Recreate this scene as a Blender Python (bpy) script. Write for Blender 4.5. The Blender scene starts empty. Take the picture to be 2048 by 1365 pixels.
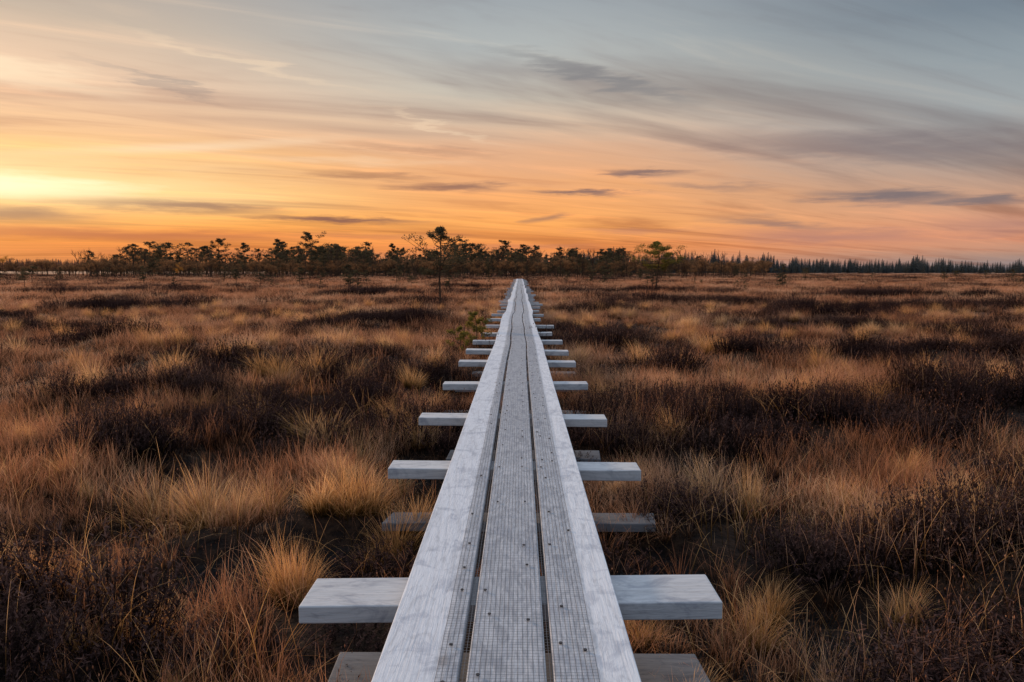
import bpy, bmesh, math, random
from mathutils import Vector, noise as mn
R = random.Random(7)
S = bpy.context.scene
def s2l(c):
    return tuple(((v/255)/12.92 if v/255<=0.04045 else ((v/255+0.055)/1.055)**2.4) for v in c)+(1.0,)

# ---------------------------------------------------------------- node helper
class NT:
    def __init__(s, tree): s.t=tree; s.n=tree.nodes; s.l=tree.links
    def new(s, typ, ins=None, **props):
        n=s.n.new(typ)
        for k,v in props.items(): setattr(n,k,v)
        for k,v in (ins or {}).items(): s.set(n.inputs[k],v)
        return n
    def set(s, sock, v):
        if isinstance(v, bpy.types.NodeSocket): s.l.new(v,sock)
        else: sock.default_value=v
    def math(s, op, a, b=None, c=None, clamp=False):
        n=s.n.new('ShaderNodeMath'); n.operation=op; n.use_clamp=clamp
        s.set(n.inputs[0],a)
        if b is not None: s.set(n.inputs[1],b)
        if c is not None: s.set(n.inputs[2],c)
        return n.outputs[0]
    def mix(s, f, a, b, mode='MIX'):
        n=s.n.new('ShaderNodeMixRGB'); n.blend_type=mode
        s.set(n.inputs[0],f); s.set(n.inputs[1],a); s.set(n.inputs[2],b)
        return n.outputs[0]
    def rng(s, v, a,b,c=0.0,d=1.0, smooth=True):
        n=s.n.new('ShaderNodeMapRange')
        if smooth: n.interpolation_type='SMOOTHSTEP'
        for i,x in enumerate((v,a,b,c,d)): s.set(n.inputs[i],x)
        return n.outputs[0]
    def noise(s, vec, scale, detail=4, rough=.5, dist=0.0):
        n=s.n.new('ShaderNodeTexNoise'); s.set(n.inputs['Vector'],vec)
        n.inputs['Scale'].default_value=scale; n.inputs['Detail'].default_value=detail
        n.inputs['Roughness'].default_value=rough; n.inputs['Distortion'].default_value=dist
        return n.outputs[0]
    def mapping(s, vec, loc=(0,0,0), rot=(0,0,0), sc=(1,1,1), typ='POINT'):
        n=s.n.new('ShaderNodeMapping'); n.vector_type=typ; s.set(n.inputs[0],vec)
        n.inputs['Location'].default_value=loc; n.inputs['Rotation'].default_value=rot; n.inputs['Scale'].default_value=sc
        return n.outputs[0]
    def ramp(s, f, stops):
        n=s.n.new('ShaderNodeValToRGB'); s.set(n.inputs[0],f)
        e=n.color_ramp.elements
        while len(e)<len(stops): e.new(0.5)
        for el,(p,c) in zip(e,stops): el.position=p; el.color=c
        return n.outputs[0]

# ---------------------------------------------------------------- world
W=bpy.data.worlds.new("World"); S.world=W; W.use_nodes=True
t=NT(W.node_tree); t.n.clear()
tc=t.new('ShaderNodeTexCoord').outputs['Generated']
sx=t.new('ShaderNodeSeparateXYZ',{0:tc}); X,Y,Z=sx.outputs
az=t.math('MULTIPLY',t.math('ARCTAN2',X,Y),57.29578)
el=t.math('MULTIPLY',t.math('ARCSINE',Z),57.29578)
zc=t.math('MAXIMUM',Z,0.0)
den=t.math('ADD',zc,0.06)
px=t.math('DIVIDE',X,den); py=t.math('DIVIDE',Y,den)
a=math.radians(60)
U=t.math('ADD',t.math('MULTIPLY',px,math.sin(a)),t.math('MULTIPLY',py,math.cos(a)))
V=t.math('SUBTRACT',t.math('MULTIPLY',px,math.cos(a)),t.math('MULTIPLY',py,math.sin(a)))
uv=t.new('ShaderNodeCombineXYZ',{0:t.math('MULTIPLY',U,0.34),1:t.math('MULTIPLY',V,1.15),2:3.3}).outputs[0]
n1=t.noise(uv,0.75,5,.55,.6)
uv2=t.new('ShaderNodeCombineXYZ',{0:t.math('MULTIPLY',U,0.50),1:t.math('MULTIPLY',V,2.6),2:9.1}).outputs[0]
n2=t.noise(uv2,1.1,6,.60,.9)
elw=t.math('ADD',el,t.math('MULTIPLY',t.math('SUBTRACT',n1,.5),t.rng(el,0,10,1.0,6.0)))
f=t.math('DIVIDE',elw,30.0,clamp=True)
def rmp(st): return t.ramp(f,[(e/30,s2l(c)) for e,c in st])
cL=rmp([(0,(190,112,70)),(1.3,(222,128,62)),(2.5,(240,147,62)),(3.6,(252,178,84)),(5,(254,210,134)),(6.5,(251,194,118)),(9,(246,196,146)),(12.3,(238,202,170)),(15.5,(200,180,160)),(20,(156,154,154))])
cC=rmp([(0,(200,130,100)),(1.5,(242,146,76)),(3.4,(254,172,92)),(5.3,(244,170,106)),(7,(232,172,126)),(8.9,(224,176,140)),(10.7,(216,188,162)),(12.8,(198,190,176)),(15.8,(176,180,179)),(20,(152,160,167))])
cR=rmp([(0,(130,128,134)),(0.9,(176,140,124)),(2,(224,152,116)),(3.5,(212,156,126)),(5,(194,155,132)),(7,(170,156,148)),(10,(160,166,168)),(13,(143,154,161)),(16,(118,131,143)),(20,(104,117,132))])
hl=t.math('SQRT',t.math('ADD',t.math('MULTIPLY',X,X),t.math('MULTIPLY',Y,Y)))
sa=t.math('DIVIDE',X,t.math('MAXIMUM',hl,0.001))
c1=t.mix(t.rng(sa,-.56,-.02),cL,cC)
c2=t.mix(t.rng(sa,.0,.58),c1,cR)
cd=t.rng(n1,.46,.68)
col=t.mix(t.math('MULTIPLY',cd,.85),c2,t.mix(1.0,c2,s2l((206,190,190)),'MULTIPLY'))
cl=t.rng(n2,.50,.74)
col=t.mix(t.math('MULTIPLY',cl,t.rng(az,-30,30,.65,.35)),col,t.mix(1.0,col,(1.38,1.26,1.14,1),'MULTIPLY'))
cl3=t.rng(n2,.50,.28)
col=t.mix(t.math('MULTIPLY',cl3,t.rng(az,-30,30,.58,.42)),col,t.mix(1.0,col,(.76,.69,.70,1),'MULTIPLY'))
wz=t.new('ShaderNodeCombineXYZ',{0:t.math('MULTIPLY',az,0.16),1:t.math('MULTIPLY',el,1.3),2:0.0}).outputs[0]
w2=t.math('SUBTRACT',t.noise(wz,1.0,5,.6,0),.5)
ae=t.new('ShaderNodeCombineXYZ',{0:t.math('ADD',az,t.math('MULTIPLY',w2,10.0)),1:t.math('ADD',el,t.math('MULTIPLY',w2,1.2))}).outputs[0]
def blobs(lst):
    acc=None
    for (a0,e0,ha,he,tilt,st) in lst:
        m=t.mapping(ae,(a0,e0,0),(0,0,math.radians(tilt)),(ha,he,1),'TEXTURE')
        L=t.new('ShaderNodeVectorMath',{0:m},operation='LENGTH').outputs['Value']
        v=t.rng(L,1.35,0.05,0,st)
        acc=v if acc is None else t.math('MAXIMUM',acc,v)
    return acc
dark=blobs([(-24.4,4.35,7.5,.48,-1,1.0),(-14.2,3.65,6.5,.26,-1.5,1.0),(-5.7,6.1,4.2,.36,-1,.8),(4.6,5.75,3.4,.26,-4,.9),(8.7,7.1,3.4,.26,-2,.85),
  (25.3,4.9,5.6,.5,-3,.9),(31.5,4.5,3.8,.28,-2,.8),(-34,3.5,5.2,.55,0,.95),(5.5,13.9,7.5,.75,-16,.8),
  (24,8.3,12,1.2,-5,.65),(19,3.3,5,.5,-5,.6),(-25,12.3,5,.35,-14,.4),(-11,6.9,5,.3,-2,.5),(2.2,3.9,2.2,.25,10,.6),(14,6.0,5,.28,-3,.45),(-8,8.8,7,.35,-4,.3)])
darkcol=t.mix(t.rng(az,-34,32),s2l((146,84,56)),s2l((116,106,112)))
darkcol=t.mix(t.rng(el,9,13),darkcol,s2l((130,128,130)))
col=t.mix(dark,col,darkcol)
low=blobs([(-29,2.35,14,.5,0,.9),(-20,1.2,14,.3,0,.6),(-12,2.5,8,.28,0,.5),(22,2.3,9,.65,-1,.7),(-2,1.7,9,.3,0,.45),(33,2.6,5,.8,-4,.6),(8,2.9,6,.25,0,.45)])
col=t.mix(low,col,t.mix(t.rng(az,-34,32),s2l((188,102,60)),s2l((170,124,116))))
lite=blobs([(-35,5.3,10.5,1.0,0,1.0),(-36,5.6,20,2.8,0,.34)])
col=t.mix(lite,col,(1.2,.98,.60,1))
lite2=blobs([(-35,12.4,8.5,.95,-7,.85),(-23,8.4,10,.4,6,.55),(-6,10.5,5,.35,-16,.35),(-20,14.2,8,.35,-10,.35),(-12,7.9,8,.3,0,.3)])
col=t.mix(lite2,col,s2l((254,224,188)))
zen_fill=t.mix(t.rng(n1,.4,.7),(.88,1.02,1.24,1),(.74,.84,1.0,1))  # overhead sky out of view, brightened as added fill light for the boards
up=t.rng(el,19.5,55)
col=t.mix(up,col,zen_fill)
back=t.math('MULTIPLY',t.rng(Y,.25,-.5),.85)
col=t.mix(back,col,(.40,.48,.62,1))
gnd=t.rng(el,0,-4)
col=t.mix(gnd,col,(.05,.03,.02,1))
sky=t.new('ShaderNodeTexSky',sky_type='NISHITA',sun_disc=False)
sky.sun_elevation=math.radians(11); sky.sun_rotation=math.radians(-48)
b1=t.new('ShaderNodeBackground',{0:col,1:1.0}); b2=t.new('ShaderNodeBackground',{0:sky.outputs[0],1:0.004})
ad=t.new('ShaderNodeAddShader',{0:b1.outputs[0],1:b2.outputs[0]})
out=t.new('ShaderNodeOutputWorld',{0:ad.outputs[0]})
try:
    W.cycles.sampling_method='MANUAL'; W.cycles.sample_map_resolution=256
except Exception: pass

# ---------------------------------------------------------------- sun
sl=bpy.data.lights.new("sun",'SUN'); sl.energy=4.0; sl.angle=math.radians(6); sl.color=(1.0,.67,.42)
so=bpy.data.objects.new("sun",sl); S.collection.objects.link(so)
sd=Vector((math.sin(math.radians(-48))*math.cos(math.radians(11)),math.cos(math.radians(-48))*math.cos(math.radians(11)),math.sin(math.radians(11))))
so.rotation_euler=sd.to_track_quat('Z','Y').to_euler()

# ---------------------------------------------------------------- camera
cam=bpy.data.cameras.new("camera"); co=bpy.data.objects.new("camera",cam); S.collection.objects.link(co)
cam.lens=26.37; cam.sensor_width=36; cam.clip_end=6000; cam.clip_start=0.05
co.location=(0,0,1.49); co.rotation_euler=(math.radians(90-5.43),0,math.radians(.61)); S.camera=co
S.view_settings.view_transform='Standard'; S.view_settings.look='None'; S.view_settings.exposure=0

# ---------------------------------------------------------------- mesh helper
class MB:
    def __init__(s): s.v=[]; s.f=[]; s.a=[]; s.b=[]
    def add(s, vs, fs, hf, rn):
        o=len(s.v); s.v+=vs; s.f+=[tuple(i+o for i in q) for q in fs]
        s.a+= hf if isinstance(hf,list) else [hf]*len(vs)
        s.b+= [rn]*len(vs)
    def box(s,x0,x1,y0,y1,z0,z1,sx0=0,sx1=0,dz0=0,dz1=0,rn=0,hf=0):
        vs=[(x0+sx0,y0,z0+dz0),(x1+sx0,y0,z0+dz0),(x1+sx1,y1,z0+dz1),(x0+sx1,y1,z0+dz1),
            (x0+sx0,y0,z1+dz0),(x1+sx0,y0,z1+dz0),(x1+sx1,y1,z1+dz1),(x0+sx1,y1,z1+dz1)]
        s.add(vs,[(0,3,2,1),(4,5,6,7),(0,1,5,4),(1,2,6,5),(2,3,7,6),(3,0,4,7)],hf,rn)
    def tube(s, pts, rads, n=6, hf=0, rn=0):
        vs=[];fs=[]
        for i,(p,r) in enumerate(zip(pts,rads)):
            p=Vector(p)
            d=(Vector(pts[min(i+1,len(pts)-1)])-Vector(pts[max(i-1,0)])).normalized()
            u=d.cross(Vector((0.3,1,0.1))).normalized(); w=d.cross(u)
            for k in range(n):
                an=2*math.pi*k/n; q=p+(u*math.cos(an)+w*math.sin(an))*r
                vs.append(tuple(q))
        for i in range(len(pts)-1):
            for k in range(n):
                fs.append((i*n+k,i*n+(k+1)%n,(i+1)*n+(k+1)%n,(i+1)*n+k))
        s.add(vs,fs,hf,rn)
    def obj(s,name,mat,link=True,parent=None,smooth=False):
        me=bpy.data.meshes.new(name); me.from_pydata(s.v,[],s.f)
        for nm,d in (('hf',s.a),('rnd',s.b)):
            at=me.attributes.new(nm,'FLOAT','POINT'); at.data.foreach_set('value',d)
        me.materials.append(mat)
        if smooth: me.polygons.foreach_set('use_smooth',[True]*len(me.polygons))
        me.update()
        o=bpy.data.objects.new(name,me)
        if link: S.collection.objects.link(o)
        if parent: o.parent=parent
        return o

def mat(name):
    m=bpy.data.materials.new(name); m.use_nodes=True; tt=NT(m.node_tree); tt.n.clear()
    o=tt.new('ShaderNodeOutputMaterial'); return m,tt,o
def attr(tt,n): 
    return tt.new('ShaderNodeAttribute',attribute_name=n).outputs['Fac']

# ---------------------------------------------------------------- materials
def grass_mat(name, base, mid, tipA, tipB, tipC, transl=.35):
    m,tt,o=mat(name)
    hf=attr(tt,'hf'); rn=attr(tt,'rnd')
    pos=tt.new('ShaderNodeNewGeometry').outputs['Position']
    oi=tt.new('ShaderNodeObjectInfo').outputs['Random']
    pn=tt.noise(tt.mapping(pos,sc=(.5,1,1)),.30,2)
    pn2=tt.noise(pos,1.7,1)
    k=tt.math('ADD',tt.math('ADD',tt.math('MULTIPLY',pn,1.9),tt.math('MULTIPLY',pn2,.9)),tt.math('ADD',tt.math('MULTIPLY',oi,.50),tt.math('MULTIPLY',rn,.55)))
    k=tt.math('DIVIDE',tt.math('SUBTRACT',k,1.2),1.4,clamp=True)
    tip=tt.ramp(k,[(0,tipC),(.45,tipA),(1,tipB)])
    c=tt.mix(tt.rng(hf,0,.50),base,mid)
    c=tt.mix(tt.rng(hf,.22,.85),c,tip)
    df=tt.new('ShaderNodeBsdfDiffuse',{0:c}); tr=tt.new('ShaderNodeBsdfTranslucent',{0:c})
    mx=tt.new('ShaderNodeMixShader',{0:transl,1:df.outputs[0],2:tr.outputs[0]})
    tt.l.new(mx.outputs[0],o.inputs[0]); return m
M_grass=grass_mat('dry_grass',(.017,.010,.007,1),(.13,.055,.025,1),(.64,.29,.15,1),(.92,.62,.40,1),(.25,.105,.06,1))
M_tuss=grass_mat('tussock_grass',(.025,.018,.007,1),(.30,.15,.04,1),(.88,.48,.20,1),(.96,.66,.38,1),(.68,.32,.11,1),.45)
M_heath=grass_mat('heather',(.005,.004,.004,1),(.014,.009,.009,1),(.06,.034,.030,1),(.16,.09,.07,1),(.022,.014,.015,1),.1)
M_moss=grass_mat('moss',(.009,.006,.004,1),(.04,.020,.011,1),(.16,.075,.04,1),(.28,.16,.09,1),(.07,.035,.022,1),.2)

def needle_mat(name, ca, cb, cc, tr_=.25):
    m,tt,o=mat(name); rn=attr(tt,'rnd'); hf=attr(tt,'hf')
    oi=tt.new('ShaderNodeObjectInfo').outputs['Random']
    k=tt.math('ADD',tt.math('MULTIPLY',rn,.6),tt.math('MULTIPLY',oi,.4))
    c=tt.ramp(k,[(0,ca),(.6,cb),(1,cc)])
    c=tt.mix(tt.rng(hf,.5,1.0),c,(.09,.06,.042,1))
    df=tt.new('ShaderNodeBsdfDiffuse',{0:c}); tr=tt.new('ShaderNodeBsdfTranslucent',{0:c})
    mx=tt.new('ShaderNodeMixShader',{0:tr_,1:df.outputs[0],2:tr.outputs[0]})
    tt.l.new(mx.outputs[0],o.inputs[0]); return m
M_pine=needle_mat('pine_needles',(.040,.038,.026,1),(.095,.080,.046,1),(.19,.13,.062,1),.3)
M_pineg=needle_mat('pine_needles_green',(.06,.055,.014,1),(.17,.14,.035,1),(.32,.23,.06,1),.4)
M_shrub=needle_mat('autumn_leaves',(.085,.050,.030,1),(.20,.11,.055,1),(.38,.21,.10,1),.35)
M_gold=needle_mat('golden_leaves',(.30,.13,.03,1),(.5,.24,.05,1),(.65,.36,.08,1),.4)
M_spruce=needle_mat('hazed_spruce_needles',(.040,.048,.050,1),(.065,.074,.074,1),(.09,.098,.092,1),.1)  # dark needles lightened in the colour itself to paint in distance haze
M_hazy=needle_mat('hazy_forest',(.22,.11,.07,1),(.30,.15,.095,1),(.36,.19,.12,1),.3)  # warm distance haze is painted into these pale needle colours

def wood_mat(name, light, dark, axis='Y', meshzone=False):
    m,tt,o=mat(name); pos=tt.new('ShaderNodeNewGeometry').outputs['Position']; rn=attr(tt,'rnd')
    off=tt.new('ShaderNodeCombineXYZ',{0:tt.math('MULTIPLY',rn,17.0),1:tt.math('MULTIPLY',rn,31.0),2:tt.math('MULTIPLY',rn,7.)}).outputs[0]
    p=tt.new('ShaderNodeVectorMath',{0:pos,1:off},operation='ADD').outputs[0]
    S3=lambda k:(1,k,1) if axis=='Y' else (k,1,1)
    g=tt.noise(tt.mapping(p,sc=S3(.05)),150,4,.65,.8)
    gn=tt.noise(tt.mapping(p,sc=S3(.08)),4.0,2,.5,.4)
    rings=tt.math('ABSOLUTE',tt.math('SUBTRACT',tt.math('FRACT',tt.math('MULTIPLY',gn,15.0)),.5))
    g2=tt.noise(tt.mapping(p,sc=S3(.30)),20,5,.65,2.5)
    bl=tt.noise(tt.mapping(p,sc=S3(.7)),8,6,.68,1.1)
    mid=tuple((a_*.5+b_*.5) for a_,b_ in zip(light,dark))
    c=tt.mix(tt.math('MULTIPLY',tt.rng(g,.40,.70),.7),light,mid)
    rst=tt.math('MULTIPLY',tt.rng(rings,.20,.02),tt.rng(g2,.35,.60,.08,.38))
    c=tt.mix(rst,c,dark)
    c=tt.mix(tt.math('MULTIPLY',tt.rng(g2,.52,.72),.5),c,dark)
    c=tt.mix(tt.math('MULTIPLY',tt.rng(bl,.49,.66),.55),c,(dark[0]*.85,dark[1]*.90,dark[2]*1.0,1))
    vo=tt.new('ShaderNodeTexVoronoi',{'Vector':tt.mapping(p,sc=(1,.45,.3) if axis=='Y' else (.45,1,.3))}); vo.inputs['Scale'].default_value=4.0
    kn=tt.rng(vo.outputs['Distance'],.085,.03)
    c=tt.mix(tt.math('MULTIPLY',kn,.6),c,(.20,.16,.13,1))
    c=tt.mix(1.0,c,tt.ramp(rn,[(0,(.90,.91,.93,1)),(1,(1.02,1.01,1.0,1))]),'MULTIPLY')
    if meshzone:
        px_=tt.new('ShaderNodeSeparateXYZ',{0:pos}).outputs[0]
        w=tt.math('ADD',px_,tt.math('MULTIPLY',tt.math('SUBTRACT',bl,.5),.08))
        z=tt.math('MULTIPLY',tt.rng(w,-.240,-.208),tt.rng(w,.234,.200))
        c=tt.mix(tt.math('MULTIPLY',z,tt.rng(g2,.35,.62,.26,.60)),c,(.195,.215,.25,1))
    bs=tt.new('ShaderNodeBsdfPrincipled',{'Base Color':c,'Roughness':.8})
    bs.inputs['Specular IOR Level'].default_value=.25
    bp=tt.new('ShaderNodeBump',{'Height':tt.math('ADD',g,tt.math('MULTIPLY',rings,.3)),'Strength':.6,'Distance':.004}); tt.l.new(bp.outputs[0],bs.inputs['Normal'])
    tt.l.new(bs.outputs[0],o.inputs[0]); return m
M_wy=wood_mat('weathered_wood',(.615,.64,.675,1),(.33,.345,.375,1),'Y',True)
M_wx=wood_mat('weathered_wood_cross',(.50,.51,.52,1),(.25,.255,.27,1),'X')
M_wd=wood_mat('old_grey_wood',(.17,.175,.185,1),(.07,.07,.078,1),'X')
m,tt,o=mat('galvanised_wire'); bs=tt.new('ShaderNodeBsdfPrincipled',{'Base Color':(.10,.105,.12,1),'Metallic':.3,'Roughness':.6}); tt.l.new(bs.outputs[0],o.inputs[0]); M_wire=m
m,tt,o=mat('rusty_screw'); bs=tt.new('ShaderNodeBsdfPrincipled',{'Base Color':(.035,.035,.04,1),'Metallic':.5,'Roughness':.5}); tt.l.new(bs.outputs[0],o.inputs[0]); M_screw=m

# ---------------------------------------------------------------- landscape fields
def nz(x,y,s,o=0.0): return mn.noise(Vector((x*s+o,y*s-o,o*1.7)))
HE=[(-2.15,2.5,.65,.7),(2.5,3.5,.9,.35),(1.9,2.3,.8,.35),(3.0,2.8,.8,.6),(4.4,6.9,1.8,.8),(1.6,3.7,.3,.25),
    (4.3,12.6,1.2,1.1),(6.2,12.6,1.6,1.0),(8.6,13.0,2.4,1.0),(2.0,14.6,1.2,.9),(6.4,31,4.4,2.0),(-3.6,20,1.9,1.8),(-14.5,27,2.4,2.0),
    (-3.7,8.4,.5,.35),(-4.6,8.0,.6,.4),(-7.6,14,.6,.6),(-2.9,5.6,.5,.35),(-9.0,11.5,.8,.5),(3.0,24,2.2,.9),(9,22,2.4,1.2),
    (1.9,8.0,.45,.3),(2.1,10.2,.5,.4),(-2.0,11.5,.4,.35),(15,27,4,1.4),(-8,42,4,2),(6,48,5,2),(20,40,6,2),(-25,45,6,2),(-1.6,7.6,.3,.3)]
PO=[(-1.35,3.75,.45,.28),(-1.0,4.05,.3,.2),(-.85,5.3,.3,.6),(1.85,8.0,.3,.3),(-1.7,3.2,.3,.25),(.75,3.6,.25,.5),(2.2,6.4,.25,.2),(-2.6,5.3,.3,.2),(-3.0,7.2,.3,.2),(1.3,5.4,.25,.25),(-1.2,2.75,.25,.15),(1.5,2.9,.25,.15)]
ST=[(-2.9,9.6,.9,.7),(-1.65,6.4,.5,.5),(-1.2,7.3,.5,.5),(-1.95,4.5,.35,.25),(3.4,13.4,.5,.7),(-3,14,1.6,1.0),(2.2,20,1.2,1.5),(6.5,10,2.5,.7),(5.0,18.5,3,.8),(-6,22,3,1.0),(10,17,3,.8)]
def ell(L,x,y):
    b=0
    for (a0,b0,ra,rb) in L:
        d=((x-a0)/ra)**2+((y-b0)/rb)**2
        if d<2.2: b=max(b,min(1,max(0,(1.6-d)/1.1)))
    return b
def heath(x,y):
    b=ell(HE,x,y)*.92
    n=nz(x*.5,y,.42,5.3)+.5*nz(x,y,1.3,2.2)
    if y>3.5: b=max(b,min(1,max(0,(n-.18)*5))*.92)
    return b
def pool(x,y): return ell(PO,x,y)
def gh(x,y):
    r=math.hypot(x,y)
    fade=1/(1+(r/60)**2)
    z=.14*nz(x,y,1.1,1.0)+.07*nz(x,y,2.6,4.0)+.22*nz(x,y,.22,8.0)
    z+=.12*ell(HE,x,y)
    cor=min(1,max(0,(abs(x)-.5)/.9))
    z=z*(.25+.75*cor)-(1-cor)*.03
    if y>9: z+=min(1,(y-9)/6)*(.10 if x>0 else .15)*(1-cor)
    z-=.16*pool(x,y)
    return z*max(fade,.25)

rs=[0]; r=.25
while r<3500: rs.append(r); r*= 1.028 if r<80 else 1.09
angs=[]; an=-180
while an<179.9: angs.append(an); an+= .7 if -50<=an<50 else 3.0
vs=[(0,0,gh(0,0))]; fs=[]; na=len(angs)
for r in rs[1:]:
    for d in angs:
        x=r*math.sin(math.radians(d)); y=r*math.cos(math.radians(d)); vs.append((x,y,gh(x,y) if r<400 else 0.0))
for k in range(na): fs.append((0,1+(k+1)%na,1+k))
for i in range(len(rs)-2):
    for k in range(na):
        a_=1+i*na+k; b_=1+i*na+(k+1)%na
        fs.append((a_,b_,b_+na,a_+na))
me=bpy.data.meshes.new("bog_ground"); me.from_pydata(vs,[],fs); me.polygons.foreach_set('use_smooth',[True]*len(me.polygons))
g=bpy.data.objects.new("bog_ground",me); S.collection.objects.link(g)
m,tt,o=mat('bog_ground'); pos=tt.new('ShaderNodeNewGeometry').outputs['Position']
sp=tt.new('ShaderNodeSeparateXYZ',{0:pos})
dist=tt.new('ShaderNodeVectorMath',{0:pos},operation='LENGTH').outputs['Value']
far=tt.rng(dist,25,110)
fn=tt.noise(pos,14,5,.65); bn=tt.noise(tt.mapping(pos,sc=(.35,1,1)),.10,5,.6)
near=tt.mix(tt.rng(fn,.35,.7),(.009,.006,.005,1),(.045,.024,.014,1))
farc=tt.ramp(bn,[(.34,(.05,.03,.022,1)),(.45,(.19,.10,.06,1)),(.56,(.32,.165,.10,1)),(.68,(.44,.26,.16,1))])  # grass and heather tones, dulled in the colour to suggest distance haze
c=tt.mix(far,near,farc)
wet=tt.math('MULTIPLY',tt.rng(sp.outputs[2],-.08,-.14),tt.rng(dist,12,8))
c=tt.mix(wet,c,(.005,.004,.004,1))
rg=tt.rng(wet,0,1,.95,.5)
bs=tt.new('ShaderNodeBsdfPrincipled',{'Base Color':c,'Roughness':rg}); bs.inputs['Specular IOR Level'].default_value=.12
bp=tt.new('ShaderNodeBump',{'Height':fn,'Strength':1.0,'Distance':.06}); tt.l.new(bp.outputs[0],bs.inputs['Normal'])
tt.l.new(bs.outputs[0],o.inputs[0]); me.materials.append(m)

# ---------------------------------------------------------------- plant variants
def blade(B,x,y,z,azm,h,lean,w,rn,seg=3,droop=.5):
    vs=[];hf=[];fs=[]
    dx,dy=math.cos(azm),math.sin(azm); ox,oy=-dy,dx
    tw=R.uniform(-.8,.8); ox,oy=ox*math.cos(tw)+dx*math.sin(tw),oy*math.cos(tw)+dy*math.sin(tw)
    px_,pz_=0.0,0.0; a_=lean*.5; st=h/seg
    for i in range(seg+1):
        fr=i/seg; ww=w*(1-fr*.85)*.5
        cx,cy,cz=x+dx*px_,y+dy*px_,z+pz_
        if i<seg:
            vs+=[(cx-ox*ww,cy-oy*ww,cz),(cx+ox*ww,cy+oy*ww,cz)]; hf+=[fr,fr]
        else: vs.append((cx,cy,cz)); hf.append(1.0)
        px_+=math.sin(a_)*st; pz_+=math.cos(a_)*st; a_+=lean*.5/seg*2+droop*R.uniform(.3,1)/seg
    for i in range(seg-1): fs.append((2*i,2*i+1,2*i+3,2*i+2))
    fs.append((2*seg-2,2*seg-1,2*seg))
    B.add(vs,fs,hf,rn)
def v_grass(rad,ntuft,nb,h0,h1,w,tr=.05):
    B=MB()
    for _ in range(ntuft):
        rr=rad*math.sqrt(R.random()); q=R.uniform(0,6.283); cx,cy=rr*math.cos(q),rr*math.sin(q); hs=R.uniform(.5,1.35); r0=R.uniform(0,.6)
        for _ in range(nb):
            q2=R.uniform(0,6.283); r2=tr*R.random()
            blade(B,cx+r2*math.cos(q2),cy+r2*math.sin(q2),-.02,q2+R.uniform(-.7,.7),R.uniform(h0,h1)*hs,R.uniform(.05,.9),w*R.uniform(.6,1.2),min(1,r0+R.uniform(0,.4)),3,.5)
    return B
def v_seed(rad,n):
    B=MB()
    for _ in range(n):
        rr=rad*math.sqrt(R.random()); q=R.uniform(0,6.283); h=R.uniform(.18,.42); aa=R.uniform(0,6.283); rn=R.random()
        x,y=rr*math.cos(q),rr*math.sin(q)
        blade(B,x,y,-.02,aa,h,R.uniform(.1,.6),.003,rn,3,.25)
        s=R.uniform(.002,.0038); tx,ty,tz=B.v[-1]
        B.add([(tx-s,ty,tz),(tx,ty-s,tz+.002),(tx+s,ty,tz),(tx,ty+s,tz),(tx,ty,tz+3*s),(tx,ty,tz-2*s)],[(0,1,4),(1,2,4),(2,3,4),(3,0,4),(1,0,5),(2,1,5),(3,2,5),(0,3,5)],R.uniform(.3,.7),rn*.5)
    return B
def v_long(rad,n):
    B=MB()
    for _ in range(n):
        rr=rad*math.sqrt(R.random()); q=R.uniform(0,6.283)
        blade(B,rr*math.cos(q),rr*math.sin(q),-.02,R.uniform(0,6.283),R.uniform(.28,.55),R.uniform(.1,1.1),R.uniform(.0025,.0045),R.uniform(.3,1),5,R.uniform(.3,1.3))
    return B
def v_tuss(n,rad,h,w):
    B=MB(); ba=R.uniform(0,6.283)
    for _ in range(n):
        rr=rad*R.random()**.7; q=R.uniform(0,6.283)
        hh=1+.2*math.cos(q-ba)
        blade(B,rr*math.cos(q),rr*math.sin(q),-.02,q+R.uniform(-.9,.9),h*R.uniform(.4,1.2)*hh,.10+.75*rr/rad*R.uniform(.3,1.5),w*R.uniform(.6,1.2),R.random(),4,R.uniform(.2,.9))
    return B
def v_heath(n,rad,h):
    B=MB()
    for _ in range(n):
        q=R.uniform(0,6.283); rr=rad*math.sqrt(R.random()); le=rr/rad*R.uniform(.2,.9); H=h*R.uniform(.5,1.4)*(1-.35*(rr/rad)**2)
        bx,by=rr*math.cos(q)*.75,rr*math.sin(q)*.75; rn=R.random()
        dx,dy,dz=math.cos(q)*math.sin(le),math.sin(q)*math.sin(le),math.cos(le)
        ex,ey,ez=bx+dx*H,by+dy*H,dz*H
        B.add([(bx-.0018,by,-.02),(bx+.0018,by,-.02),(ex,ey,ez)],[(0,1,2)],[0,0,.5],rn)
        for k in range(12):
            f_=R.uniform(.3,1); cx,cy,cz=bx+dx*H*f_,by+dy*H*f_,dz*H*f_
            qa=R.uniform(0,6.283); s=R.uniform(.012,.04)*(1.2-f_*.5); up_=R.uniform(.3,1.3)
            e=(cx+math.cos(qa)*s,cy+math.sin(qa)*s,cz+up_*s)
            B.add([(cx,cy,cz),(cx-math.sin(qa)*.0038,cy+math.cos(qa)*.0038,cz+.006),e,(cx+math.sin(qa)*.0038,cy-math.cos(qa)*.0038,cz+.006)],[(0,1,2,3)],[f_*.7,f_*.8,min(1,f_*R.uniform(.6,1.3)),f_*.8],R.random())
    return B
def v_moss(n,rad):
    B=MB()
    for _ in range(n):
        rr=rad*math.sqrt(R.random()); q=R.uniform(0,6.283)
        blade(B,rr*math.cos(q),rr*math.sin(q),-.005,R.uniform(0,6.283),R.uniform(.03,.12),R.uniform(.5,1.6),R.uniform(.003,.006),R.random(),2,.8)
    return B
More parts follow.
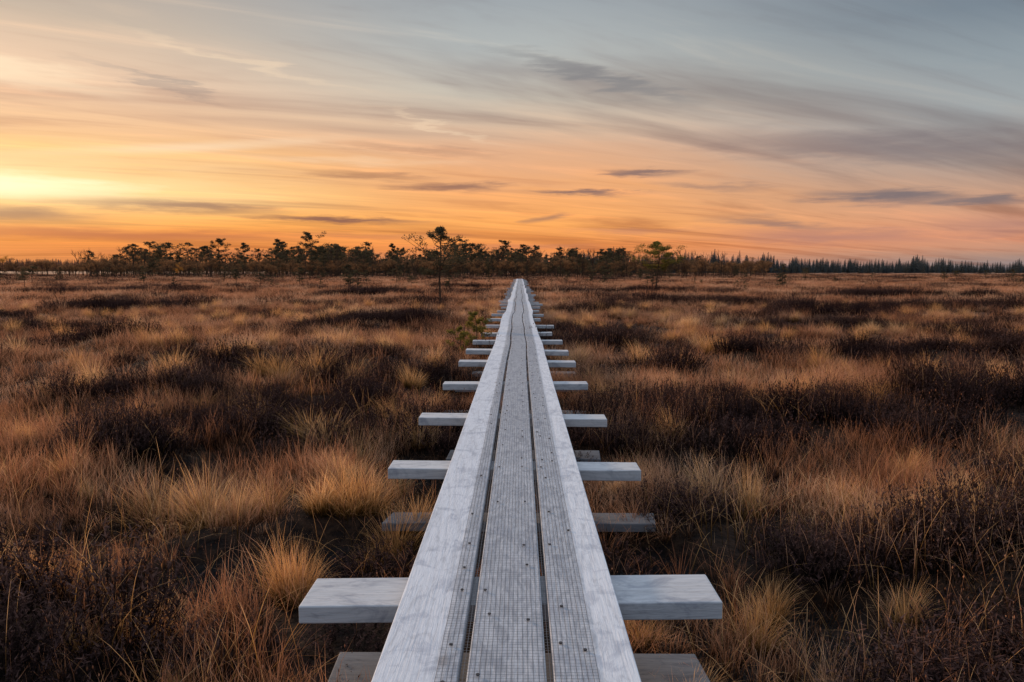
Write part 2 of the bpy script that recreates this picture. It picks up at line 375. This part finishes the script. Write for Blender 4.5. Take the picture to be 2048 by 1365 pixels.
def coll(name,objs):
    c=bpy.data.collections.new(name)
    for o_ in objs: c.objects.link(o_)
    return c
def variants(nm,fn,n,mt): return coll(nm,[fn().obj(f"{nm}_{i}",mt,link=False) for i in range(n)])
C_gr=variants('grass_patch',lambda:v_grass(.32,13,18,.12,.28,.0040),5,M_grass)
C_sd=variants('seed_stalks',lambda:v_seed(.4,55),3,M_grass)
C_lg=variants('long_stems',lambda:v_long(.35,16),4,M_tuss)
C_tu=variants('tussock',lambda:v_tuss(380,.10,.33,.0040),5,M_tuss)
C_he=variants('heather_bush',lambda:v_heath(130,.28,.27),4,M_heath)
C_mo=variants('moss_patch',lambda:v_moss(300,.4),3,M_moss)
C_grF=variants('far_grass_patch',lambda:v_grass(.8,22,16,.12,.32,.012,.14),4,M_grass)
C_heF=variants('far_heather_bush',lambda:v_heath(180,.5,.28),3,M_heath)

def scatter(name,pts,collection,nvar):
    me=bpy.data.meshes.new(name); me.from_pydata([p[0] for p in pts],[],[])
    at=me.attributes.new('i_rot','FLOAT_VECTOR','POINT'); at.data.foreach_set('vector',[c for p in pts for c in p[1]])
    at=me.attributes.new('i_scl','FLOAT_VECTOR','POINT'); at.data.foreach_set('vector',[c for p in pts for c in p[2]])
    at=me.attributes.new('i_idx','INT','POINT'); at.data.foreach_set('value',[R.randrange(nvar) for p in pts])
    ob=bpy.data.objects.new(name,me); S.collection.objects.link(ob)
    ng=bpy.data.node_groups.new(name,'GeometryNodeTree')
    ng.interface.new_socket('Geometry',in_out='INPUT',socket_type='NodeSocketGeometry'); ng.interface.new_socket('Geometry',in_out='OUTPUT',socket_type='NodeSocketGeometry')
    n=ng.nodes; l=ng.links
    gi=n.new('NodeGroupInput'); go=n.new('NodeGroupOutput'); ip=n.new('GeometryNodeInstanceOnPoints')
    ci=n.new('GeometryNodeCollectionInfo'); ci.inputs['Collection'].default_value=collection; ci.inputs['Separate Children'].default_value=True; ci.inputs['Reset Children'].default_value=True
    def na_(nm,ty):
        q=n.new('GeometryNodeInputNamedAttribute'); q.data_type=ty; q.inputs['Name'].default_value=nm; return q.outputs['Attribute']
    e2=n.new('FunctionNodeEulerToRotation'); l.new(na_('i_rot','FLOAT_VECTOR'),e2.inputs[0])
    l.new(gi.outputs[0],ip.inputs['Points']); l.new(ci.outputs[0],ip.inputs['Instance']); ip.inputs['Pick Instance'].default_value=True
    l.new(na_('i_idx','INT'),ip.inputs['Instance Index']); l.new(e2.outputs[0],ip.inputs['Rotation']); l.new(na_('i_scl','FLOAT_VECTOR'),ip.inputs['Scale'])
    l.new(ip.outputs[0],go.inputs[0])
    md=ob.modifiers.new('instances','NODES'); md.node_group=ng
    return ob

G=[];SD=[];TU=[];HB=[];MO=[];GF=[];HF=[];LG=[]
def rz(tilt=.08): return (R.uniform(-tilt,tilt),R.uniform(-tilt,tilt),R.uniform(0,6.283))
def wedge(r0,r1,dens,half=42):
    area=math.radians(half)*(r1*r1-r0*r0); 
    for _ in range(int(area*dens)):
        r_=math.sqrt(R.uniform(r0*r0,r1*r1)); a_=math.radians(R.uniform(-half,half))
        yield r_*math.sin(a_),r_*math.cos(a_),r_
def nearcap(x,y=0): 
    if y>11: return .95
    return .72 if abs(x)<.75 else 1.0
for x,y,r_ in wedge(1.2,10,24,50):
    if abs(x)<.31: continue
    p=pool(x,y); h_=heath(x,y); z=gh(x,y); u=R.random()
    if p>.35:
        if u<.10: MO.append(((x,y,z),rz(),(.7,.7,.7)))
        continue
    if u>.93 and abs(x)>.7: LG.append(((x,y,z),rz(),(1,1,R.uniform(.7,1.1))))
    if u<.18: MO.append(((x,y,z),rz(),(1,1,1))); continue
    if u<.25:
        if R.random()<.7 and h_<.6:
            SD.append(((x,y,z),rz(),(1,1,.9*nearcap(x)))); continue
    if R.random()<h_:
        s=R.uniform(.6,1.15); HB.append(((x,y,z-.02),rz(.25),(s,s,s*nearcap(x)*R.uniform(.8,1.4)))); 
        if R.random()<.14: SD.append(((x,y,z),rz(),(1,1,1.1)))
        continue
    cl_=nz(x,y,1.0,11)+.5*nz(x,y,2.5,3)
    if R.random()<.42+1.8*cl_+ell(ST,x,y):
        s=R.uniform(.7,1.15); G.append(((x,y,z),rz(.15),(s,s,s*nearcap(x)*R.uniform(.75,1.35))))
    if cl_>.05 and R.random()<.17 and abs(x)>.5:
        s=R.uniform(.4,.9); TU.append(((x,y,z),rz(.12),(s,s,s*nearcap(x)*R.uniform(.8,1.15))))
    elif cl_<-.13 and R.random()<.42:
        s=R.uniform(.5,.9); HB.append(((x,y,z-.02),rz(.2),(s,s,s*nearcap(x)*.9)))
for x,y,r_ in wedge(10,32,5.5,41):
    if abs(x)<.42: continue
    h_=heath(x,y); z=gh(x,y)
    if R.random()<h_:
        s=R.uniform(.9,1.6); HB.append(((x,y,z-.03),rz(.2),(s,s,s*R.uniform(.6,1.15)*nearcap(x,y))))
        continue
    u=R.random(); s=R.uniform(1.2,2.0)
    if u<.60: G.append(((x,y,z),rz(.12),(s,s,R.uniform(.8,1.5)*nearcap(x,y))))
    elif u<.68: SD.append(((x,y,z),rz(),(1.5,1.5,1.0*nearcap(x,y))))
    elif u<.80: HB.append(((x,y,z-.02),rz(.2),(.9,.9,.8*nearcap(x,y))))
    if R.random()<(.10+.4*ell(ST,x,y)) and abs(x)>.6:
        s=R.uniform(.6,1.3); TU.append(((x,y,z),rz(.1),(s,s,s)))
for x,y,r_ in wedge(32,95,1.3,41):
    if abs(x)<.6: continue
    h_=heath(x,y); z=gh(x,y)
    if R.random()<h_*1.3: HF.append(((x,y,z-.03),rz(.1),(2.2,1.6,R.uniform(.9,1.7))))
    else: GF.append(((x,y,z),rz(.08),(1.3 if abs(x)>2 else .6,1.3,R.uniform(.7,1.5))))
for x,y,r_ in wedge(95,260,.12,41):
    h_=heath(x,y); z=gh(x,y)
    if R.random()<h_*1.3: HF.append(((x,y,z),rz(.05),(5,4,R.uniform(1.2,2.0))))
    else: GF.append(((x,y,z),rz(.05),(3.2,3.2,R.uniform(.9,1.5))))
for (x,y,s,h) in [(-1.05,4.45,1.25,.98),(-1.2,4.4,.9,.8),(-.92,4.5,.9,.85),(-.70,4.08,1.0,.95),(-.60,4.3,.8,.8),(-.82,4.0,.7,.7),(-1.87,4.35,1.1,1.05),(-2.0,4.5,.9,.9),(-1.72,4.4,.7,.9),(-1.07,3.38,.72,.95),(-1.02,3.35,.6,.8),(-1.13,3.42,.6,.8),
      (-2.25,4.5,.9,.9),(-1.65,6.3,1.3,1.1),(-1.85,6.5,1.1,1.),(-1.15,6.9,1.2,.95),(-.85,6.3,1.,.85),(-.95,5.6,.8,.7),(-1.35,6.0,.9,.9),(1.02,3.1,.7,.6),(1.15,3.3,.6,.6),(2.5,3.9,.9,.9),(2.3,4.2,.8,.9),
      (1.25,4.8,.7,1.1),(1.45,4.6,.6,1.1),(-2.2,9.6,1.4,1.),(-2.6,9.5,1.5,1.1),(-3.1,9.6,1.5,1.),(-3.4,9.8,1.3,1.),(1.3,6.2,.7,.9),(3.4,13.3,1.5,1.4),(3.1,8.4,1.2,1.),(2.7,9.3,1.2,.9),(-.95,8.2,.9,.7),(-1.3,8.9,1.1,.9),(.95,9.9,.8,.7),(-2.4,6.8,1.1,1.0),(1.0,12.5,.9,.7),
      (.62,2.55,.6,.45),(.75,2.35,.6,.5),(.5,2.3,.5,.4),(.95,2.5,.6,.6),(-1.5,2.9,.6,.8),(-1.25,2.6,.55,.7),(-1.75,3.1,.6,.8),(-.85,2.35,.4,.5),(-2.6,3.6,.7,.9),(-2.2,3.3,.6,.8),(1.7,3.2,.5,.7)]:
    TU.append(((x,y,gh(x,y)),rz(.12),(s,s,h)))
for _ in range(80):
    x=R.choice((-1,1))*R.uniform(.85,3.4); y=R.uniform(1.9,4.5); LG.append(((x,y,gh(x,y)),rz(),(1,1,R.uniform(.6,1.0))))
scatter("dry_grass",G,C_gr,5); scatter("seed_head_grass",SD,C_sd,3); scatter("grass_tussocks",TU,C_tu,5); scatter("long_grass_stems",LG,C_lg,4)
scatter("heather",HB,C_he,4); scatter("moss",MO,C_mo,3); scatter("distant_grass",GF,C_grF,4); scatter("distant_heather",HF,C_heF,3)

# ---------------------------------------------------------------- boardwalk
bw=bpy.data.objects.new("boardwalk",None); S.collection.objects.link(bw)
CX=-.036; TOP=.42; TH=.045; END=89
def wob(y):
    if y<7: return 0
    k=min(1,(y-7)/8)
    return k*(.022*math.sin(y*.62+1.0)+.015*math.sin(y*1.37))*(1 if y<40 else 1.6)
def zob(y): return 0 if y<7 else min(1,(y-7)/10)*(.012*math.sin(y*.8)+.01*math.sin(y*.33))
for nm,x0,x1 in (("left_plank",-.352,-.127),("center_plank",-.107,.105),("right_plank",.124,.352)):
    B=MB(); y=-1.03; first=True
    while y<END:
        y1=min(y+(1.71*6 if first else 1.71*3),END); first=False; yy=y; rn=R.random(); dzp=R.uniform(-.001,.001); dxp=R.uniform(-.003,.003)
        while yy<y1-.01:
            ye=min(yy+1.71,y1); last=ye>=y1-.01
            B.box(CX+x0+dxp,CX+x1+dxp,yy,ye-(.003 if last else 0),TOP-TH+dzp,TOP+dzp,wob(yy),wob(ye),zob(yy),zob(ye),rn)
            yy=ye
        y=y1
    ob=B.obj(nm,M_wy,parent=bw); me_=ob.data
    bm=bmesh.new(); bm.from_mesh(me_); bmesh.ops.remove_doubles(bm,verts=bm.verts,dist=.0008)
    bm.verts.index_update(); seen={}
    for fc in bm.faces: seen.setdefault(tuple(sorted(v.index for v in fc.verts)),[]).append(fc)
    dead=[q for l_ in seen.values() if len(l_)>1 for q in l_]
    dd=set(dead)
    for fc in bm.faces:
        if abs(fc.normal.y)>.9 and all(len(e.link_faces)>2 for e in fc.edges) and fc not in dd: dead.append(fc)
    bmesh.ops.delete(bm,geom=dead,context='FACES_ONLY'); bm.to_mesh(me_); bm.free()
    md=ob.modifiers.new('b','BEVEL'); md.width=.004; md.segments=2; md.limit_method='ANGLE'
ys=[-.7,.72,2.43,4.14,5.6,7.3,9.05,10.35,11.85,13.45]
while ys[-1]<END-2: ys.append(ys[-1]+R.uniform(1.4,1.95))
Bb=MB();Bs=MB();Bp=MB()
for y in ys:
    o_=R.uniform(-.02,.02); sk=R.uniform(-.018,.018); rn=R.random(); w=.235 if y<3 else R.uniform(.17,.22); k=wob(y); kz=zob(y)
    if y>13: w=R.uniform(.12,.19); o_=R.uniform(-.10,.06)
    xa,xb=CX-.715+o_+k,CX+.715+o_+k; zt=TOP-TH-.003+kz; tl=R.uniform(-.010,.010)
    if y>13: xa+=R.uniform(0,.22); xb-=R.uniform(0,.12)
    zt-=abs(tl)*.4
    vs=[(xa,y-sk,zt-.062-tl),(xb,y+sk,zt-.062+tl),(xb,y+w+sk,zt-.062+tl),(xa,y+w-sk,zt-.062-tl),(xa,y-sk,zt-tl),(xb,y+sk,zt+tl),(xb,y+w+sk,zt+tl),(xa,y+w-sk,zt-tl)]
    Bb.add(vs,[(0,3,2,1),(4,5,6,7),(0,1,5,4),(1,2,6,5),(2,3,7,6),(3,0,4,7)],0,rn)
    Bs.box(CX-.66+R.uniform(-.1,.2),CX+.72+R.uniform(-.1,.10),y+.02,y+w+.06,.0,.05,k,k+R.uniform(-.03,.03),0,R.uniform(-.02,.02),R.random())
    for px_ in (-.36,.30): Bp.box(CX+px_+k,CX+px_+.09+k,y+.06,y+.15,.03,zt-.05,rn=R.random())
for B,nm,mt in ((Bb,'cross_beams',M_wx),(Bs,'lower_sills',M_wd),(Bp,'posts',M_wd)):
    ob=B.obj(nm,mt,parent=bw); md=ob.modifiers.new('b','BEVEL'); md.width=.005; md.segments=2
B=MB(); wx0,wx1=CX-.185,CX+.245; n=30; zt=TOP+.0035
def W_(q):
    base=-1.03; k_=math.floor((q-base)/1.71); ya=base+k_*1.71; f_=(q-ya)/1.71
    return wob(ya)*(1-f_)+wob(ya+1.71)*f_, zob(ya)*(1-f_)+zob(ya+1.71)*f_
segy=[-1.03]
while segy[-1]<END-.1: segy.append(min(END-.05,segy[-1]+.1425 if segy[-1]<8 else segy[-1]+.855))
for i in range(n+1):
    x=wx0+(wx1-wx0)*i/n; pj=0
    for a_,b_ in zip(segy,segy[1:]):
        (xa,za),(xb,zb)=W_(a_),W_(b_); hw=.0007; nj=R.uniform(-.0012,.0012)
        B.add([(x-hw+xa+pj,a_,zt+za),(x+hw+xa+pj,a_,zt+za),(x+hw+xb+nj,b_,zt+zb),(x-hw+xb+nj,b_,zt+zb)],[(0,1,2,3)],0,0); pj=nj
y=.8
while y<END-.1:
    xa,za=W_(y); ns_=6 if y<8 else 1; js=[R.uniform(-.0022,.0022) for _ in range(ns_+1)]
    for i in range(ns_):
        u0=wx0+(wx1-wx0)*i/ns_; u1=wx0+(wx1-wx0)*(i+1)/ns_
        B.add([(u0+xa,y+js[i],zt+za+.0006),(u1+xa,y+js[i+1],zt+za+.0006),(u1+xa,y+js[i+1]+.0017,zt+za+.0006),(u0+xa,y+js[i]+.0017,zt+za+.0006)],[(0,1,2,3)],0,0)
    y+=.016 if y<15 else .04
B.obj('wire_netting',M_wire,parent=bw)
B=MB(); y=1.3
while y<40:
    for xo in (-.165,-.07,.055,.16,.225):
        if R.random()<.42:
            yy=y+R.uniform(-.05,.05); xx=CX+xo+R.uniform(-.012,.012)+W_(yy)[0]; zz=TOP+.004+W_(yy)[1]; rr=.0055
            ring=[(xx+rr*math.cos(k*math.pi/4),yy+rr*math.sin(k*math.pi/4),zz) for k in range(8)]
            B.add(ring+[(a_,b_,c_+.003) for a_,b_,c_ in ring],[tuple(range(8,16))]+[(k,(k+1)%8,8+(k+1)%8,8+k) for k in range(8)],0,0)
    y+=.19
B.obj('screws',M_screw,parent=bw)

# ---------------------------------------------------------------- trees
def clump(B,c,r,n,s,rn0,flat=.6):
    for _ in range(n):
        v=Vector((R.gauss(0,1),R.gauss(0,1),R.gauss(0,1))).normalized()*r*R.random()**.4; v.z*=flat
        p=Vector(c)+v
        d=Vector((R.gauss(0,1),R.gauss(0,1),R.gauss(.3,.8))).normalized()*s*R.uniform(.6,1.4)
        w=Vector((R.gauss(0,1),R.gauss(0,1),R.gauss(0,1))).normalized()*s*.30
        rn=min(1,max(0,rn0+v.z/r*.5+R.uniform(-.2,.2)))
        B.add([tuple(p-w),tuple(p+w),tuple(p+d)],[(0,1,2)],0.0,rn)
def pine(h,crown0=.4,spread=.28,limbs=24,cn=26,cs=.028,lean=0.0,bend=.05,flat=.55,top=1.0,dens=3,curve=0,irr=0.0):
    B=MB(); pts=[];rd=[]; ns=9; ph=R.uniform(0,6)
    for i in range(ns+1):
        f_=i/ns; pts.append((h*(lean*f_+bend*math.sin(f_*5+ph)*f_+curve*math.sin(f_*3.14)),h*bend*.7*math.sin(f_*4+ph*2)*f_,h*f_)); rd.append(h*.016*(1-f_*.85)+h*.001)
    B.tube(pts,rd,6,1.0,.5)
    def at(f_):
        k=f_*ns; i=min(ns-1,int(k)); q=k-i; return Vector(pts[i])*(1-q)+Vector(pts[i+1])*q
    for j in range(limbs):
        f_=crown0+(1-crown0)*(j+R.random()*.8)/limbs; f_=min(.98,f_)
        g_=(f_-crown0)/(1-crown0)
        L=h*spread*(math.sin(math.pi*min(1,(g_*.85+.18)))**.7*.9+.1)*R.uniform(.4-irr*.2,1.35+irr)*(1 if g_<.65 else top)
        q=R.uniform(0,6.283)+j*2.4; rise=R.uniform(-.05,.45)
        p0=at(f_); d=Vector((math.cos(q),math.sin(q),rise)); mid=p0+d*L*.5+Vector((0,0,-L*.06)); e=p0+d*L+Vector((0,0,L*.14))
        B.tube([tuple(p0),tuple(mid),tuple(e)],[h*.005,h*.0035,h*.0015],4,1.0,.5)
        rn0=R.uniform(.15,.6)
        for k in range(dens):
            fr=.45+.6*(k+R.random()*.5)/dens; c_=p0.lerp(e,fr)+Vector((R.uniform(-1,1),R.uniform(-1,1),R.uniform(0,.8)))*L*.14
            clump(B,c_,h*.040*R.uniform(.6,1.4)+L*.08,cn,h*cs,rn0,flat)
    clump(B,at(.98),h*.05,cn,h*cs,.5,.9)
    for j in range(5):
        f_=R.uniform(.12,max(.15,crown0)); q=R.uniform(0,6.283); p0=at(f_); L=h*R.uniform(.04,.12)
        B.tube([tuple(p0),tuple(p0+Vector((math.cos(q)*L,math.sin(q)*L,R.uniform(-.2,.3)*L)))],[h*.003,h*.001],3,1.0,.5)
    return B
def spruce(h):
    B=MB(); B.tube([(0,0,0),(0,0,h)],[h*.014,h*.002],5,1.0,.5)
    n=20; wd=R.uniform(.12,.2)
    for i in range(n):
        f_=.08+.92*i/n; L=h*wd*(1-f_)**.85+h*.012; k=9
        for j in range(k):
            q=6.283*j/k+R.uniform(-.3,.3)+i; l_=L*R.uniform(.5,1.3); z=h*f_
            x,y=math.cos(q),math.sin(q); w=l_*.22
            B.add([(0,0,z+h*.02),(x*l_*.7-y*w,y*l_*.7+x*w,z-l_*.22),(x*l_,y*l_,z-l_*.30),(x*l_*.7+y*w,y*l_*.7-x*w,z-l_*.30)],[(0,1,2,3)],0,R.uniform(0,1))
    return B
def birch(h,leaves=0):
    B=MB()
    def br(p,d,L,r_,lv):
        e=p+d*L; m_=p+d*L*.5+Vector((R.uniform(-1,1),R.uniform(-1,1),0))*L*.06
        B.tube([tuple(p),tuple(m_),tuple(e)],[r_,r_*.8,r_*.55],4,1.0,.5)
        if lv==0:
            if leaves: clump(B,e,L*.8,leaves,h*.022,R.uniform(.2,.8),.9)
            return
        for _ in range(4 if lv>1 else 5):
            f_=R.uniform(.35,1); nd=(d+Vector((R.uniform(-1,1),R.uniform(-1,1),R.uniform(-.1,.5)))*.75).normalized()
            br(p.lerp(e,f_),nd,L*R.uniform(.42,.62),r_*.5,lv-1)
    br(Vector((0,0,0)),Vector((R.uniform(-.1,.1),0,1)).normalized(),h*.55,h*.012,3)
    return B
def place(name,B,mt,x,y,rot=0):
    o_=B.obj(name,mt); o_.location=(x,y,gh(x,y)-.05); o_.rotation_euler=(0,0,rot); return o_
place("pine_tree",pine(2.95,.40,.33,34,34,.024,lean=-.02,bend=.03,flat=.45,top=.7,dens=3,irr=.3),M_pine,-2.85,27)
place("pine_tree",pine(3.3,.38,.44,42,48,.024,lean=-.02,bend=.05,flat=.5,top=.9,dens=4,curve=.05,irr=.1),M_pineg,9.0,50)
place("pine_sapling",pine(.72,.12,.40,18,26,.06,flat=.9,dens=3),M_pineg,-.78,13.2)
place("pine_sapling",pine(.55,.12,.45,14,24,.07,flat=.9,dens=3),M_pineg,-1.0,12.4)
P=[pine(1.0,c0,sp,20,24,.040,lean=R.uniform(-.08,.08),bend=.04,flat=.5,dens=2,irr=.3) for c0,sp in ((.45,.24),(.3,.26),(.55,.22),(.5,.30),(.2,.24),(.1,.22),(.15,.28))]
C_pf=coll('forest_pines',[b.obj(f"forest_pine_{i}",M_pine,link=False) for i,b in enumerate(P)])
C_sh=coll('forest_shrubs',[birch(1.0,16).obj(f"forest_shrub_{i}",M_shrub,link=False) for i in range(3)])
C_bb=coll('bare_birches',[birch(1.0,0).obj(f"bare_birch_{i}",M_pine,link=False) for i in range(3)])
C_sp=coll('forest_spruces',[spruce(1.0).obj(f"forest_spruce_{i}",M_spruce,link=False) for i in range(5)])
def px2(xp,d): return (xp-1040)/1500*d
pts=[];sh=[];bb=[]
for _ in range(950):
    xp=R.uniform(225,1500); d=R.uniform(135,235)
    if xp<480 and R.random()>.45: continue
    if xp>480 and nz(xp*.014,d*.01,1,4)<-.22: continue
    hm=6.6 if xp<800 else (6.5 if xp<1150 else 6.2-(xp-1150)/350*2.4)
    hm*=.85+.6*nz(xp*.03,0,1,9)
    h_=hm*(R.random()**1.6*.8+.35)*(d/180)
    x=px2(xp,d); sc=h_*R.uniform(.8,1.3); pts.append(((x,d,0),(0,0,R.uniform(0,6.28)),(sc,sc,h_)))
for _ in range(1200):
    xp=R.uniform(170,1530) if R.random()<.9 else R.uniform(-100,250); d=R.uniform(125,215); h_=R.uniform(1.4,4.3); sh.append(((px2(xp,d),d,0),(0,0,R.uniform(0,6.28)),(h_*1.3,h_*1.3,h_)))
for _ in range(160):
    xp=R.uniform(150,1450); d=R.uniform(125,190); h_=R.uniform(3.5,7); bb.append(((px2(xp,d),d,0),(0,0,R.uniform(0,6.28)),(h_,h_,h_)))
for _ in range(90):
    d=R.uniform(50,130); x=R.uniform(-.72,.72)*d
    if abs(x)<2.5: continue
    h_=R.uniform(.6,1.9); pts.append(((x,d,0),(0,0,R.uniform(0,6.28)),(h_*1.4,h_*1.4,h_)))
scatter("pine_forest",pts,C_pf,7); scatter("forest_undergrowth",sh,C_sh,3); scatter("bare_birches",bb,C_bb,3)
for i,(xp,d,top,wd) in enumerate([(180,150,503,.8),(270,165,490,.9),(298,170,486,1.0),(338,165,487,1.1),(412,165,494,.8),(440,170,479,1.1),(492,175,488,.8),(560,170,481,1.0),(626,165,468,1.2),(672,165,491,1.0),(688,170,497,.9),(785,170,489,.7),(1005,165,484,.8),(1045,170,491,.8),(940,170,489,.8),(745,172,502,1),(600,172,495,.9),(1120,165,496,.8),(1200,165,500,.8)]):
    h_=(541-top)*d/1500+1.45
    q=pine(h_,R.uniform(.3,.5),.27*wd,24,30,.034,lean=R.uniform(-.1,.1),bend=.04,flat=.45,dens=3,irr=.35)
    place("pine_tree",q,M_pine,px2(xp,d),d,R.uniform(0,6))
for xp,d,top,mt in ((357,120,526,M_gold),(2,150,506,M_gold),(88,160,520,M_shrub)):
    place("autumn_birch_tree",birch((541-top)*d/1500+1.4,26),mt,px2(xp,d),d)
place("bare_birch_tree",birch(4.6,3),M_shrub,px2(216,150),150)
sp_=[]
for _ in range(1700):
    xp=R.uniform(1130,2350); d=R.uniform(330,460); k=min(1,max(0,(xp-1180)/800))
    hh=(14.2-5.6*k)*(R.random()**2.4*.5+.48)*(.8+.7*abs(nz(xp*.02,0,1,3)))*.84*d/380
    sp_.append(((px2(xp,d),d,-.3),(0,0,R.uniform(0,6.28)),(hh*1.4,hh*1.4,hh)))
for _ in range(350):
    xp=R.uniform(640,1200); d=R.uniform(330,430); hh=R.uniform(6,10.5); sp_.append(((px2(xp,d),d,-.3),(0,0,R.uniform(0,6.28)),(hh*1.2,hh*1.2,hh)))
scatter("spruce_forest",sp_,C_sp,5)
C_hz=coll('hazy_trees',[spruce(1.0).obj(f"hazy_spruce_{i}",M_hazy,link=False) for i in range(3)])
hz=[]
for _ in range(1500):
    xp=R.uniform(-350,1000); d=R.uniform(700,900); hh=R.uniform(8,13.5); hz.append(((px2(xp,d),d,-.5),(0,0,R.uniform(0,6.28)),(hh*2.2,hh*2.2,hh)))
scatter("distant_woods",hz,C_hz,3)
print("instances",len(G),len(SD),len(TU),len(HB),len(MO),len(GF),len(HF),len(LG))
